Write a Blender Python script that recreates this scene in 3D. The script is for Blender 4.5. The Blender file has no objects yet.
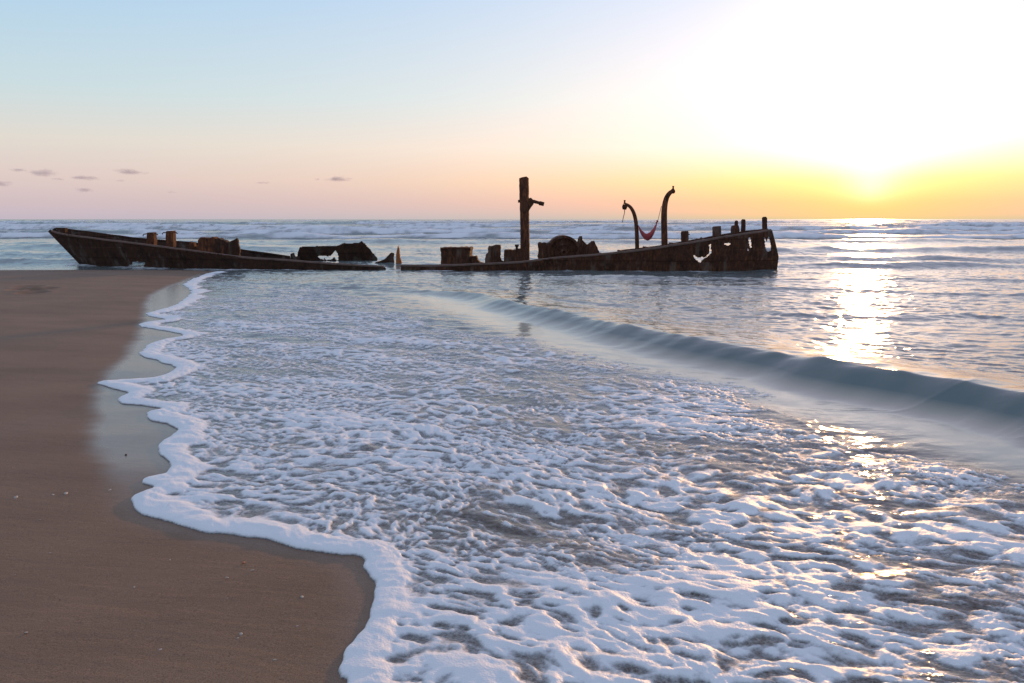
import bpy, bmesh, math, random
import numpy as np
from mathutils import Vector, Matrix, noise as mnoise

random.seed(7)
R = math.radians
scene = bpy.context.scene
C = scene.collection

# ------------------------------------------------------------------ camera
H = 2.0                      # eye height above the water
FOC = 796.0                  # focal length in pixels of a 1024 wide frame (28 mm)
PITCH = math.atan(122.5 / FOC)
cam_d = bpy.data.cameras.new('camera')
cam = bpy.data.objects.new('camera', cam_d)
C.objects.link(cam)
cam_d.sensor_width = 36.0
cam_d.lens = 36.0 * FOC / 1024.0
cam_d.clip_start = 0.05
cam_d.clip_end = 60000
cam.location = (0, 0, H)
cam.rotation_euler = (math.pi / 2 - PITCH, 0, 0)
scene.camera = cam

# ------------------------------------------------------------------ world: evening sky
SUN_AZ = math.atan2(865 - 512, FOC)          # to the right of +Y
SUN_EL = R(6.5)
SUN_DIR = Vector((math.sin(SUN_AZ) * math.cos(SUN_EL), math.cos(SUN_AZ) * math.cos(SUN_EL), math.sin(SUN_EL)))

def lin(r, g, b):
    f = lambda c: (c / 255 / 12.92) if c / 255 <= 0.04045 else ((c / 255 + 0.055) / 1.055) ** 2.4
    return (f(r), f(g), f(b), 1.0)

class NT:
    """tiny node-tree helper"""
    def __init__(self, tree):
        self.t = tree
        self.t.nodes.clear()
    def n(self, kind, **kw):
        nd = self.t.nodes.new(kind)
        for k, v in kw.items():
            setattr(nd, k, v)
        return nd
    def l(self, a, b):
        self.t.links.new(a, b)
    def m(self, op, a, b=None, c=None, clamp=False):
        nd = self.n('ShaderNodeMath', operation=op)
        nd.use_clamp = clamp
        for i, v in enumerate((a, b, c)):
            if v is None: continue
            if isinstance(v, (int, float)): nd.inputs[i].default_value = v
            else: self.l(v, nd.inputs[i])
        return nd.outputs[0]
    def mix(self, fac, a, b, blend='MIX'):
        nd = self.n('ShaderNodeMix', data_type='RGBA', blend_type=blend)
        for i, v in ((0, fac), (6, a), (7, b)):
            if isinstance(v, (int, float)): nd.inputs[i].default_value = v
            elif isinstance(v, (tuple, list)): nd.inputs[i].default_value = v
            else: self.l(v, nd.inputs[i])
        return nd.outputs[2]
    def ramp(self, fac, stops, interp='LINEAR'):
        nd = self.n('ShaderNodeValToRGB')
        cr = nd.color_ramp
        cr.interpolation = interp
        cr.elements[0].position = stops[0][0]; cr.elements[0].color = stops[0][1]
        cr.elements[1].position = stops[-1][0]; cr.elements[1].color = stops[-1][1]
        for p, c in stops[1:-1]:
            e = cr.elements.new(p); e.color = c
        self.l(fac, nd.inputs[0])
        return nd.outputs[0]
    def noise(self, vec, scale, detail=3, rough=0.5, dist=0.0):
        nd = self.n('ShaderNodeTexNoise')
        nd.inputs['Scale'].default_value = scale
        nd.inputs['Detail'].default_value = detail
        nd.inputs['Roughness'].default_value = rough
        nd.inputs['Distortion'].default_value = dist
        if vec is not None: self.l(vec, nd.inputs['Vector'])
        return nd.outputs[0]

w = bpy.data.worlds.new('World')
scene.world = w
w.use_nodes = True
T = NT(w.node_tree)
out = T.n('ShaderNodeOutputWorld')
tc = T.n('ShaderNodeTexCoord')
nrm = T.n('ShaderNodeVectorMath', operation='NORMALIZE'); T.l(tc.outputs['Generated'], nrm.inputs[0])
sep = T.n('ShaderNodeSeparateXYZ'); T.l(nrm.outputs[0], sep.inputs[0])
z = T.m('MAXIMUM', sep.outputs[2], 0.0)
g = lambda v: (v, v, v, 1)
ZS = (0, .02, .045, .085, .14, .25)
def sky_ramp(cols, hi):
    st = [(p, tuple(c) + (1,)) for p, c in zip(ZS, cols)] + hi
    return T.ramp(z, st)
HI = [(0.5, (.36, .44, .60, 1)), (1.0, (.28, .34, .51, 1))]
base_a = sky_ramp([[0.50, 0.42, 0.51], [0.56, 0.46, 0.50], [0.64, 0.53, 0.52], [0.648, 0.623, 0.574], [0.50, 0.64, 0.68], [0.35, 0.565, 0.755]], HI)
base_n = sky_ramp([[0.62, 0.10, 0.24], [0.822, 0.18, 0.22], [0.94, 0.48, 0.20], [0.934, 0.757, 0.756], [0.717, 0.797, 0.718], [0.405, 0.67, 0.582]], HI)
dot = T.n('ShaderNodeVectorMath', operation='DOT_PRODUCT')
T.l(nrm.outputs[0], dot.inputs[0]); dot.inputs[1].default_value = (math.sin(SUN_AZ)*math.cos(R(2.2)), math.cos(SUN_AZ)*math.cos(R(1.5)), math.sin(R(1.5)))
ang = T.m('MULTIPLY', T.m('ARCCOSINE', T.m('MINIMUM', dot.outputs['Value'], 0.999999)), 180 / math.pi)   # degrees from the sun
# air path: reddening towards the horizon
def glow(amp, width, col, kr, z0=0.012):
    e = T.m('MULTIPLY', T.m('EXPONENT', T.m('DIVIDE', ang, -width)), amp)
    inv = T.m('DIVIDE', -1.0, T.m('ADD', z, z0))
    cmb = T.n('ShaderNodeCombineColor')
    for i in range(3):
        ex = T.m('EXPONENT', T.m('MULTIPLY', inv, kr[i]))
        T.l(T.m('MULTIPLY', T.m('MULTIPLY', ex, e), col[i]), cmb.inputs[i])
    return cmb.outputs[0]
base = T.mix(T.m('EXPONENT', T.m('MULTIPLY', T.m('POWER', T.m('DIVIDE', ang, 18.0), 1.3), -1.0)), base_a, base_n)
tot = base
for w_, am, kk in ((18.0, (1.109, 0.519, 0.913), (0.01195, 0.0, 0.14324)), (6.0, (0.0, 0.031, 1.532), (0.11413, 0.04123, 0.17623)), (1.0, (4.0, 9.0, 7.5), (0.10, 0.08686, 0.09021))):
    tot = T.mix(1.0, tot, glow(1.0, w_, am, kk, 0.005), 'ADD')
# the blown-out core of the glow, far brighter than the frame shows
dot2 = T.n('ShaderNodeVectorMath', operation='DOT_PRODUCT')
T.l(nrm.outputs[0], dot2.inputs[0]); dot2.inputs[1].default_value = tuple(SUN_DIR)
ang = T.m('MULTIPLY', T.m('ARCCOSINE', T.m('MINIMUM', dot2.outputs['Value'], 0.999999)), 180 / math.pi)
core = T.m('MULTIPLY', T.m('EXPONENT', T.m('MULTIPLY', T.m('POWER', T.m('DIVIDE', ang, 5.2), 1.8), -1.0)), T.m('EXPONENT', T.m('DIVIDE', -0.12, T.m('ADD', z, .005))))
cc = T.n('ShaderNodeCombineColor')
for i, v in enumerate((3.0, 2.5, 1.9)): T.l(T.m('MULTIPLY', core, v), cc.inputs[i])
tot = T.mix(1.0, tot, cc.outputs[0], 'ADD')
bg = T.n('ShaderNodeBackground'); T.l(tot, bg.inputs[0]); bg.inputs[1].default_value = 0.99
sky = T.n('ShaderNodeTexSky', sky_type='NISHITA')
sky.sun_disc = False
sky.sun_elevation = SUN_EL
sky.sun_rotation = SUN_AZ
bg2 = T.n('ShaderNodeBackground'); T.l(sky.outputs[0], bg2.inputs[0]); bg2.inputs[1].default_value = 0.001
add = T.n('ShaderNodeAddShader'); T.l(bg.outputs[0], add.inputs[0]); T.l(bg2.outputs[0], add.inputs[1])
T.l(add.outputs[0], out.inputs[0])

sun_d = bpy.data.lights.new('sun', 'SUN')
sun_d.energy = 2.5
sun_d.angle = R(1.2)
sun_d.color = (1.0, 0.52, 0.18)
sun = bpy.data.objects.new('sun', sun_d)
C.objects.link(sun)
sun.rotation_euler = SUN_DIR.to_track_quat('Z', 'Y').to_euler()

vs = scene.view_settings
vs.view_transform = 'Standard'; vs.look = 'None'; vs.exposure = 0.13; vs.gamma = 1.0
vs.use_curve_mapping = False
scene.render.engine = 'CYCLES'
scene.cycles.max_bounces = 6
scene.cycles.transparent_max_bounces = 8
scene.cycles.caustics_reflective = False
scene.cycles.caustics_refractive = False
scene.cycles.sample_clamp_indirect = 4.0

# ------------------------------------------------------------------ measuring helpers
cp, sp = math.cos(PITCH), math.sin(PITCH)
def ray(px, py):
    a = (px - 512.0) / FOC; b = (341.5 - py) / FOC
    return a, cp + b * sp, -sp + b * cp
def G(px, py, zz=0.0):
    """point of the level zz seen at a pixel of the photograph"""
    a, b, c = ray(px, py)
    t = (zz - H) / c
    return (a * t, b * t)
def P(px, py, Y):
    """point at depth Y"""
    a, b, c = ray(px, py)
    t = Y / b
    return Vector((a * t, Y, H + c * t))
def proj(x, y, zz):
    x = np.asarray(x, float); y = np.asarray(y, float); dz = np.asarray(zz, float) - H
    f = y * cp - dz * sp; u = y * sp + dz * cp
    return 512 + FOC * x / f, 341.5 - FOC * u / f

# ------------------------------------------------------------------ noise on arrays
def pn(x, y, seed=0):
    rs = np.random.RandomState(seed)
    perm = rs.permutation(512).astype(np.int32)
    perm = np.concatenate([perm, perm])
    th = rs.rand(512) * 2 * np.pi
    gx, gy = np.cos(th).astype(np.float32), np.sin(th).astype(np.float32)
    x = np.asarray(x, np.float32); y = np.asarray(y, np.float32)
    xi = np.floor(x).astype(np.int32); yi = np.floor(y).astype(np.int32)
    fx = x - xi; fy = y - yi
    u = fx * fx * fx * (fx * (fx * 6 - 15) + 10); v = fy * fy * fy * (fy * (fy * 6 - 15) + 10)
    def gr(ix, iy, dx, dy):
        h = perm[perm[ix & 511] + (iy & 511)]
        return gx[h] * dx + gy[h] * dy
    a = gr(xi, yi, fx, fy); b = gr(xi + 1, yi, fx - 1, fy)
    c = gr(xi, yi + 1, fx, fy - 1); d = gr(xi + 1, yi + 1, fx - 1, fy - 1)
    return (a + (b - a) * u + ((c + (d - c) * u) - (a + (b - a) * u)) * v) * 1.5
def fbm(x, y, seed=0, octv=4, gain=0.5, lac=2.03):
    s = 0; a = 1; t = 0
    for i in range(octv):
        s = s + a * pn(x, y, seed + i * 13); t += a
        a *= gain; x = x * lac + 17.3; y = y * lac - 9.1
    return s / t
def sst(a, b, x):
    t = np.clip((x - a) / (b - a), 0, 1)
    return t * t * (3 - 2 * t)
def catmull(pts, n=5):
    pts = [np.array(p, float) for p in pts]
    o = []
    for i in range(len(pts) - 1):
        p0 = pts[max(i - 1, 0)]; p1 = pts[i]; p2 = pts[i + 1]; p3 = pts[min(i + 2, len(pts) - 1)]
        for k in range(n):
            t = k / n
            o.append(0.5 * ((2 * p1) + (-p0 + p2) * t + (2 * p0 - 5 * p1 + 4 * p2 - p3) * t * t + (-p0 + 3 * p1 - 3 * p2 + p3) * t ** 3))
    o.append(pts[-1])
    return np.array(o)
def line_dist(x, y, pl):
    """distance to a polyline, arc position along it, and the side (+ left of travel)"""
    x = x.astype(np.float32); y = y.astype(np.float32)
    best = np.full(x.shape, 1e9, np.float32); arc = np.zeros(x.shape, np.float32); side = np.ones(x.shape, np.float32)
    L = 0.0
    for i in range(len(pl) - 1):
        ax, ay = pl[i]; dx, dy = pl[i + 1] - pl[i]
        ll = dx * dx + dy * dy
        if ll < 1e-12: continue
        t = np.clip(((x - ax) * dx + (y - ay) * dy) / ll, 0, 1)
        ex = x - (ax + t * dx); ey = y - (ay + t * dy)
        d = ex * ex + ey * ey
        m = d < best
        ln = math.sqrt(ll)
        best = np.where(m, d, best)
        arc = np.where(m, L + t * ln, arc)
        side = np.where(m, np.sign(dx * ey - dy * ex), side)
        L += ln
    return np.sqrt(best), arc, side
def inside(x, y, poly):
    r = np.zeros(np.shape(x), bool)
    n = len(poly); j = n - 1
    for i in range(n):
        xi, yi = poly[i]; xj, yj = poly[j]
        if yi != yj:
            c = ((yi > y) != (yj > y)) & (x < (xj - xi) * (y - yi) / (yj - yi) + xi)
            r ^= c
        j = i
    return r

# ------------------------------------------------------------------ the shore in plan
edge_px = [(330, 700), (332.7, 683), (337, 664), (353, 641.6), (375, 608), (366, 584), (358, 568), (353, 559), (326, 555), (264, 540), (233, 537),
           (197, 533), (166, 524), (140, 513), (129, 502), (131, 496), (151, 488.6), (142, 483), (149, 478.5), (169, 474), (166, 460), (158, 449),
           (162, 442), (177.5, 435.4), (176, 428), (149, 419), (146.5, 413), (160, 408.5), (120, 404), (118.5, 398.6), (127, 392), (101, 386), (101, 382.5),
           (125, 380), (156, 377), (176, 369), (156, 361), (138.7, 354.7), (140.6, 350.8), (156, 342), (181.6, 335), (142, 327), (144.5, 323),
           (164, 319.5), (146, 314.5), (172, 306.6), (184, 299), (191, 291), (184, 284), (203, 275), (216, 271.6)]
edge = [G(*p) for p in edge_px]
edge = [(edge[0][0] - 0.25, 1.9), (edge[0][0] - 0.6, -1.0), (-1.6, -4.0)][::-1] + edge
edge_c = catmull(edge, 5)
spit = [G(216, 271.6), G(190, 270.2), G(120, 270.0), G(40, 269.8), G(-30, 270.4), G(-160, 272), (-34.0, 31.5), (-60, 33)]
spit_c = catmull(spit, 4)
shore = np.vstack([edge_c, spit_c[1:]])
land_poly = [tuple(p) for p in shore] + [(-300, 40), (-300, -60), (-1.6, -60)]

def shore_field(x, y):
    d, arc, sd = line_dist(x, y, shore)
    ins = inside(x, y, land_poly)
    wob = (0.05 * pn(x * 1.7, y * 1.7, 170) + 0.026 * pn(x * 4.2, y * 4.2, 171) + .008 * pn(x * 11, y * 11, 172)) * sst(40, 25, y)
    return np.where(ins, -d, d) + wob, arc
edge_len = float(np.sum(np.linalg.norm(np.diff(edge_c, axis=0), axis=1)))

def sand_z(x, y, S):
    land = np.clip(-S, 0, None); sea = np.clip(S, 0, None)
    zz = 0.22 * (1 - np.exp(-land / 5.5)) - np.minimum(0.045 * sea, 2.5)
    zz = zz + 0.012 * fbm(x * 0.35, y * 0.35, 90, 3) * sst(0.1, 2.5, land) + 0.0015 * pn(x * 3, y * 9, 95) * sst(0.1, 1.0, land)
    return zz

# foreground wave crest (plan) and height along it
crest_px = [(330, 286.0, .02), (380, 288.5, .05), (430, 290.5, .10), (480, 294, .17), (510, 301, .21), (560, 311, .23), (620, 324, .25), (700, 339, .27),
            (780, 352, .29), (850, 364, .30), (920, 374, .31), (1024, 390, .33), (1120, 408, .34), (1300, 446, .34)]
crest_px = [(a, b, c * .86) for a, b, c in crest_px]
crest = [G(a, b, c) for a, b, c in crest_px]
crest_c = catmull(crest, 6)
crest_h = np.interp(np.linspace(0, 1, len(crest_c)), np.linspace(0, 1, len(crest_px)), [c for _, _, c in crest_px])
crest_arc = np.concatenate([[0], np.cumsum(np.linalg.norm(np.diff(crest_c, axis=0), axis=1))])

# outer rim of the foam carpet (plan)
rim = catmull([G(*p) for p in [(250, 276), (330, 284), (360, 290), (420, 305), (480, 326), (560, 340), (640, 352), (700, 366), (760, 380), (800, 395), (830, 418), (870, 430),
                          (930, 440), (1024, 460), (1120, 490), (1250, 540)]], 4)
rim_poly = [tuple(p) for p in rim] + [(40, 3), (40, -10), (-40, -10), (-40, 32), G(150, 271)]

BREAK = [  # depth, height, foaminess, slope in x, seed
    (700, .9, 0.4, 0.02, 13), (430, .95, 0.5, 0.02, 1), (290, .9, 0.8, -0.03, 2), (190, 1.0, 1.1, 0.03, 3), (140, .95, 1.2, -0.02, 4), (106, 0.75, 1.2, 0.03, 5), (82, 0.55, 1.0, -0.04, 6),
    (66, 0.42, 0.0, 0.05, 7), (50, 0.36, 0.0, -0.08, 8), (40, 0.26, 0.0, -0.1, 9), (34, .18, 0.0, -.05, 14), (24.0, 0.11, 0.0, -0.22, 10), (19.0, 0.08, 0.0, -0.3, 11), (27.5, 0.09, 0.0, -0.15, 12)]

def sea_fields(x, y):
    """water height and foam thickness over plan points"""
    x = x.astype(np.float32); y = y.astype(np.float32)
    near = y < 45
    S = np.full(x.shape, 20.0, np.float32); arc = np.zeros(x.shape, np.float32)
    if near.any():
        S[near], arc[near] = shore_field(x[near], y[near])
    calm = np.zeros(x.shape, np.float32)
    # open-water chop : crests along a line leaning right/near
    ca, sa = math.cos(-0.22), math.sin(-0.22)
    wx = x + 0.9 * pn(x * 0.25, y * 0.25, 31); wy = y + 0.9 * pn(x * 0.22 + 7, y * 0.22, 32)
    u = wx * ca + wy * sa; v = -wx * sa + wy * ca
    amp_far = sst(9, 26, y)
    zz = np.zeros(x.shape, np.float32)
    def ridge(n): return 1 - 2.0 * np.abs(n)
    zz += 0.085 * fbm(u * 0.16, v * 0.42, 41, 2) * amp_far * (0.6 + 0.9 * sst(30, 120, y) + 3.5 * sst(250, 900, y))
    zz += 0.055 * ridge(fbm(u * 0.45, v * 1.1, 42, 2)) * amp_far * sst(-.5, .4, pn(x * .07, y * .12, 48) + .1) * (.45 + .55 * sst(29, 42, y))
    zz += 0.019 * ridge(fbm(u * 1.3, v * 3.4, 43, 2)) * (0.22 + 0.78 * amp_far)
    zz += 0.013 * fbm(u * 3.2, v * 4.4, 44, 3) * sst(90, 30, y) * (.3 + .7 * sst(7, 12, y))
    zz += 0.028 * fbm(x * .9, y * .9, 49, 3) * sst(24, 50, y)
    nf = y < 32
    zz[nf] += (0.030 * fbm(u[nf] * 1.3, v[nf] * 2.1, 45, 2) + 0.008 * pn(u[nf] * 4.2, v[nf] * 6.5, 46) + 0.0025 * pn(u[nf] * 11, v[nf] * 17, 47)) * sst(32, 20, y[nf])
    foam = np.full(x.shape, -0.02, np.float32)
    veil = np.zeros(x.shape, np.float32)
    # breakers and swells
    for (Y0, hh, ff, sl, sd) in BREAK:
        wob = 0.045 * Y0 * fbm(x / (0.22 * Y0), np.full_like(x, sd * 3.7), 50 + sd, 3)
        q = y - (Y0 + sl * x + wob)
        m = np.abs(q) < hh * 26 + 1.5
        if not m.any(): continue
        qq = q[m]; xx = x[m]; yy = y[m]
        amp = hh * (0.62 + 0.75 * fbm(xx / (0.16 * Y0), np.full_like(xx, sd * 9.1), 60 + sd, 3))
        if Y0 < 30: amp *= sst(-4, 6, xx)
        if 30 < Y0 < 60: amp *= 0.5 + 0.9 * np.maximum(sst(-12, -18, xx), sst(8, 16, xx))
        if Y0 == 70: amp *= 1.0
        amp = np.clip(amp, 0.03 * hh, None)
        fw = hh * (1.7 if ff > 0 else 4.2)
        bw = hh * (7.0 if ff > 0 else 9.0)
        prof = np.where(qq < 0, np.exp(-(qq / fw) ** 2), np.exp(-(qq / bw) ** 2) )
        zz[m] += amp * prof
        if ff > 0:
            lump = fbm(xx * 0.9, yy * 0.5, 70 + sd, 3)
            br = sst(-0.35, 0.15, fbm(xx / (0.13 * Y0) + 5, np.full_like(xx, sd * 2.3), 80 + sd, 2) + 0.30 * ff - 0.1)
            cover = br * np.where(qq < 0, sst(-hh * 7, -hh * 0.9, qq), sst(hh * 11, 0, qq))
            tt = cover * 1.45 + 0.75 * fbm(xx * 0.22, yy * 0.35, 73 + sd, 4, .6) - 0.72
            foam[m] = np.maximum(foam[m], np.clip(tt, -0.2, 1) * 0.16 + 0.10 * hh * lump * sst(0, .3, tt))
    # foreground wave
    nw = (y < 26) & (x > -8)
    if nw.any():
        xx, yy = x[nw], y[nw]
        d, ar, sdv = line_dist(xx, yy, crest_c)
        A = np.interp(ar, crest_arc, crest_h).astype(np.float32)
        A = A * (1 + 0.16 * pn(ar * 0.7, ar * 0 + 2.2, 101) + 0.07 * pn(ar * 2.3, ar * 0 + 5, 102))
        q = d * sdv                                             # + seaward
        seaward = q > 0
        fwid = 0.24 + 3.0 * A
        t = np.clip(-q / fwid, 0, 1)
        front = (1 - t) ** 2.3 * (1 + 1.5 * t)                    # steep near the lip, long concave foot
        comb = (pn(ar * 1.7 + 1.3 * q, q * 0.5, 103) * 0.6 + pn(ar * 4.1 + 2.4 * q, q * 0.6, 104) * 0.28 + pn(ar * 13 + 6 * q, q * 0.9, 106) * .13) * (.45 + .9 * np.abs(pn(ar * .6, q * .3, 108)))
        front = front + comb * 0.034 * sst(0, .12, t) * sst(1.0, .55, t)
        back = np.exp(-(q / (1.1 + 2.2 * A)) ** 2)
        prof = np.where(seaward, back, front)
        lipn = np.exp(-(q / 0.10) ** 2) * 0.02 * pn(ar * 3.2, q * 0 + .5, 105)
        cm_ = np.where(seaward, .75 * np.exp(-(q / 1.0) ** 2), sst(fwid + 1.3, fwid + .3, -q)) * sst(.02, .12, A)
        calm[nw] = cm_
        damp = 1 - .84 * cm_
        zz[nw] = zz[nw] * damp + A * prof + lipn * A / .3
        # faint curved ripples left by the backwash at the foot
        for (cxp, cyp, rr, wdt) in ((700, 425, 1.05, .03), (835, 385, 1.5, .035), (1010, 405, 1.7, .035), (660, 400, .8, .03)):
            cx, cy = G(cxp, cyp)
            rad = np.hypot(xx - cx, (yy - cy) * 1.1) + 0.10 * pn(xx * 1.3, yy * 1.3, 107)
            zz[nw] += 0.0035 * np.exp(-((rad - rr) / wdt) ** 2) * sst(.2, -.3, (xx - cx) * -.7 + (yy - cy) * .4)
    # backwash texture between rim and wave
    # foam carpet
    fm = (y < 34) & (S > -0.3)
    if fm.any():
        xx, yy, ss, aa = x[fm], y[fm], S[fm], arc[fm]
        d2, ar2, sd2 = line_dist(xx, yy, rim)
        inr = inside(xx, yy, rim_poly)
        q2 = np.where(inr, d2, -d2)
        # soft walls of bubbles round hollows, a little drawn out along the crest direction
        c2, s2 = math.cos(-0.45), math.sin(-0.45)
        ux = xx + 0.07 * pn(xx * 2.6, yy * 2.6, 110) + 0.3 * pn(xx * .5, yy * .5, 112); uy = yy + 0.07 * pn(xx * 2.6 + 9, yy * 2.6, 111) + .3 * pn(xx * .5 + 4, yy * .5, 113)
        au = ux * c2 + uy * s2; av = -ux * s2 + uy * c2
        sq = lambda n: np.sqrt(n * n + 0.012)
        sel = sst(-.22, .22, pn(au * .55, av * .8, 150) + .35 * pn(au * 1.7, av * 2.2, 151) + .25 * sst(7.5, 4.5, yy) * sst(-.6, .6, xx) - .05)
        def pat(fs):
            bu = au * fs; bv = av * fs
            n1 = sq(pn(bu * 3.4, bv * 5.4, 120)); n2 = sq(pn(bu * 7.0, bv * 10.5, 121))
            g1 = pn(bu * 4.4, bv * 7.0, 123); g2 = pn(bu * 9.5, bv * 14.0, 124)
            return 0.55 - 0.75 * n1 - 0.60 * n2 + 0.50 * g1 + 0.26 * g2, g1, g2, n1
        pa, f1a, f2a, b1a = pat(1.15); pb, f1b, f2b, b1b = pat(2.1)
        bil0 = pb + (pa - pb) * sel - .02
        f1 = f1b + (f1a - f1b) * sel; f2 = f2b + (f2a - f2b) * sel
        f3 = pn(au * 36, av * 46, 125); b3 = sq(pn(au * 27, av * 38, 122))
        bil = bil0 - .16 * b3 + .16 * f3
        hsc = 0.62 + .38 * sel
        au = au * 1.5; av = av * 1.5
        low = fbm(au * 0.29, av * 0.62, 130, 3); mid = fbm(au * .9, av * 1.6, 131, 2)
        px_, py_ = proj(xx, yy, 0 * xx)
        lane = fbm(au * .22, av * 1.25, 137, 3)
        D = 0.35 + 0.55 * low + 0.35 * mid + .65 * lane
        # thinner in some lanes, thicker in others (plan positions)
        def blob(bx, by, rx, ry, a):
            gx_, gy_ = G(bx, by); return a * np.exp(-((xx - gx_) / rx) ** 2 - ((yy - gy_) / ry) ** 2)
        D = D + blob(520, 375, 1.6, 1.3, -.28) + blob(330, 500, .9, .5, -.25) + blob(560, 520, .35, .12, -.5) + blob(780, 455, 1.6, .6, -.50) + blob(900, 600, .6, .35, -.3)
        D = D + blob(640, 450, .9, .7, .15) + blob(700, 590, .7, .5, .25) + blob(300, 420, 1.5, 1.2, .15) + blob(480, 650, .5, .4, .25) + blob(520, 600, .35, .3, -.1) + blob(720, 560, 1.5, .9, .28) + blob(470, 520, .7, .35, -.22)
        D = D + .20 * sst(-.1, .5, fbm(xx * .45, yy * .7, 135, 2)) - 0.20 * sst(11, 17, yy) - 0.35 * sst(18, 27, yy)
        fade = sst(-0.25, 1.1, q2 + 0.5 * low)
        D = D * fade - 1.3 * (1 - fade)
        veil[fm] = sst(-.55, .55, D + .25 * bil) * sst(0, .3, ss)
        t0 = D + 0.95 * bil
        th = np.clip(t0, -0.35, 1.0) * 0.016 + 0.016 * np.clip(bil0, -.5, 1) * hsc * sst(-0.15, .5, t0) + 0.0009 * f3 * sst(0, .3, t0)
        th = th * (0.6 + 0.4 * sst(30, 8, yy))
        # thick rounded leading edge
        wv = 0.27 + 0.14 * pn(aa * 1.1, aa * 0, 140) + 0.05 * pn(aa * 3.3, aa * 0 + 3, 141)
        wv = wv * (0.8 + 0.03 * yy)
        s_ = np.clip(ss / wv, -1, 3)
        rimh = np.where(s_ < 0, -0.02 * 1.5, np.where(s_ < 0.5, np.sqrt(np.clip(1 - (1 - np.clip(s_, 0, .5) / .5) ** 2, 0, 1)), 0.5 + 0.5 * np.cos(np.clip((s_ - .5) / .9, 0, 1) * np.pi)))
        soft = 0.006 * (f1 + f2 * .6) + 0.005 * pn(xx * 5, yy * 5, 142) + .0012 * f3
        rt = np.where(s_ < 0, -0.03, (0.030 + 0.009 * pn(aa * .8, aa * 0 + 8, 144)) * rimh + soft * sst(.1, .6, s_))
        wgt = sst(1.35, 0.75, s_ + 0.35 * pn(xx * 3, yy * 3, 143))
        th = th * (1 - wgt) + (rt + .2 * np.maximum(th, 0)) * wgt
        th = np.where(ss < 0, np.minimum(ss * .5, -.002), th)
        th = np.where(aa > edge_len - .2, -.02, th)
        foam[fm] = np.maximum(foam[fm] * 0 - .05, th)
    # suds washing along the foot of the plating
    hm = (y > 26) & (y < 36) & (x > -19) & (x < 10)
    if hm.any():
        hx, hy = x[hm], y[hm]
        ny = 34.3 - 0.066 * (hx + 19.9) - 2.1 * np.clip((hx + 18.2) / 7.5, 0, 1) ** .75
        q = ny - hy
        cov = sst(1.2, .0, np.abs(q - .15)) * sst(-.25, .35, fbm(hx * .5, hx * 0 + 3, 190, 2) + .25 * sst(-5, -11, hx))
        foam[hm] = np.maximum(foam[hm], .022 * cov + .012 * fbm(hx * 2.2, hy * 3.2, 191, 3) - .012)
    # level the water towards the strand, where it is only a film
    global LAST_S
    LAST_S = S
    lvl = sst(0.0, 1.2, S)
    zz = zz * np.where(S < 1.2, lvl, 1)
    swell_shift = 0.0
    zz = np.where(S < 0, np.maximum(S * 0.1, -0.3), zz)      # runs in under the sand
    global LAST_V
    LAST_V = veil
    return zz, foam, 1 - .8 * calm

# ------------------------------------------------------------------ grids
def rows(y0, y1, k):
    n = int(math.log(y1 / y0) / k) + 1
    return y0 * np.exp(np.linspace(0, math.log(y1 / y0), n))
APEX = 1.6
NC_FAR = 880
uf = np.linspace(-0.98, 0.98, NC_FAR)
un = np.linspace(-0.98, 0.98, NC_FAR * 2 - 1)
SPLIT = 46.0
yn = rows(1.9, SPLIT, 0.0033)
yf = rows(SPLIT, 12000, 0.0058)

def fan(us, ys):
    Yg, Ug = np.meshgrid(ys, us, indexing='ij')
    return (Ug * (Yg + APEX)).ravel(), Yg.ravel(), len(ys), len(us)

def quads(nr, nc, keep=None):
    i = np.arange(nr - 1)[:, None] * nc + np.arange(nc - 1)[None, :]
    q = np.stack([i, i + 1, i + 1 + nc, i + nc], -1).reshape(-1, 4)
    return q if keep is None else q[keep]

def mesh_from(name, co, q, attrs=None, smooth=True):
    used = np.unique(q)
    remap = np.full(len(co), -1, np.int64); remap[used] = np.arange(len(used))
    q = remap[q]; co = co[used]
    me = bpy.data.meshes.new(name)
    me.vertices.add(len(co)); me.vertices.foreach_set('co', co.astype(np.float32).ravel())
    me.loops.add(q.size); me.loops.foreach_set('vertex_index', q.astype(np.int32).ravel())
    me.polygons.add(len(q))
    me.polygons.foreach_set('loop_start', np.arange(0, q.size, 4, dtype=np.int32))
    me.polygons.foreach_set('loop_total', np.full(len(q), 4, np.int32))
    if attrs:
        for k, v in attrs.items():
            a = me.attributes.new(k, 'FLOAT', 'POINT'); a.data.foreach_set('value', v[used].astype(np.float32))
    me.update(calc_edges=True)
    me.polygons.foreach_set('use_smooth', np.full(len(q), smooth, bool))
    return me
def link(name, me, mat, parent=None, kind=None, label=None, cat=None, group=None):
    o = bpy.data.objects.new(name, me)
    C.objects.link(o)
    if mat is not None: me.materials.append(mat)
    if parent is not None: o.parent = parent
    if kind: o['kind'] = kind
    if label: o['label'] = label
    if cat: o['category'] = cat
    if group: o['group'] = group
    return o

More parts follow.
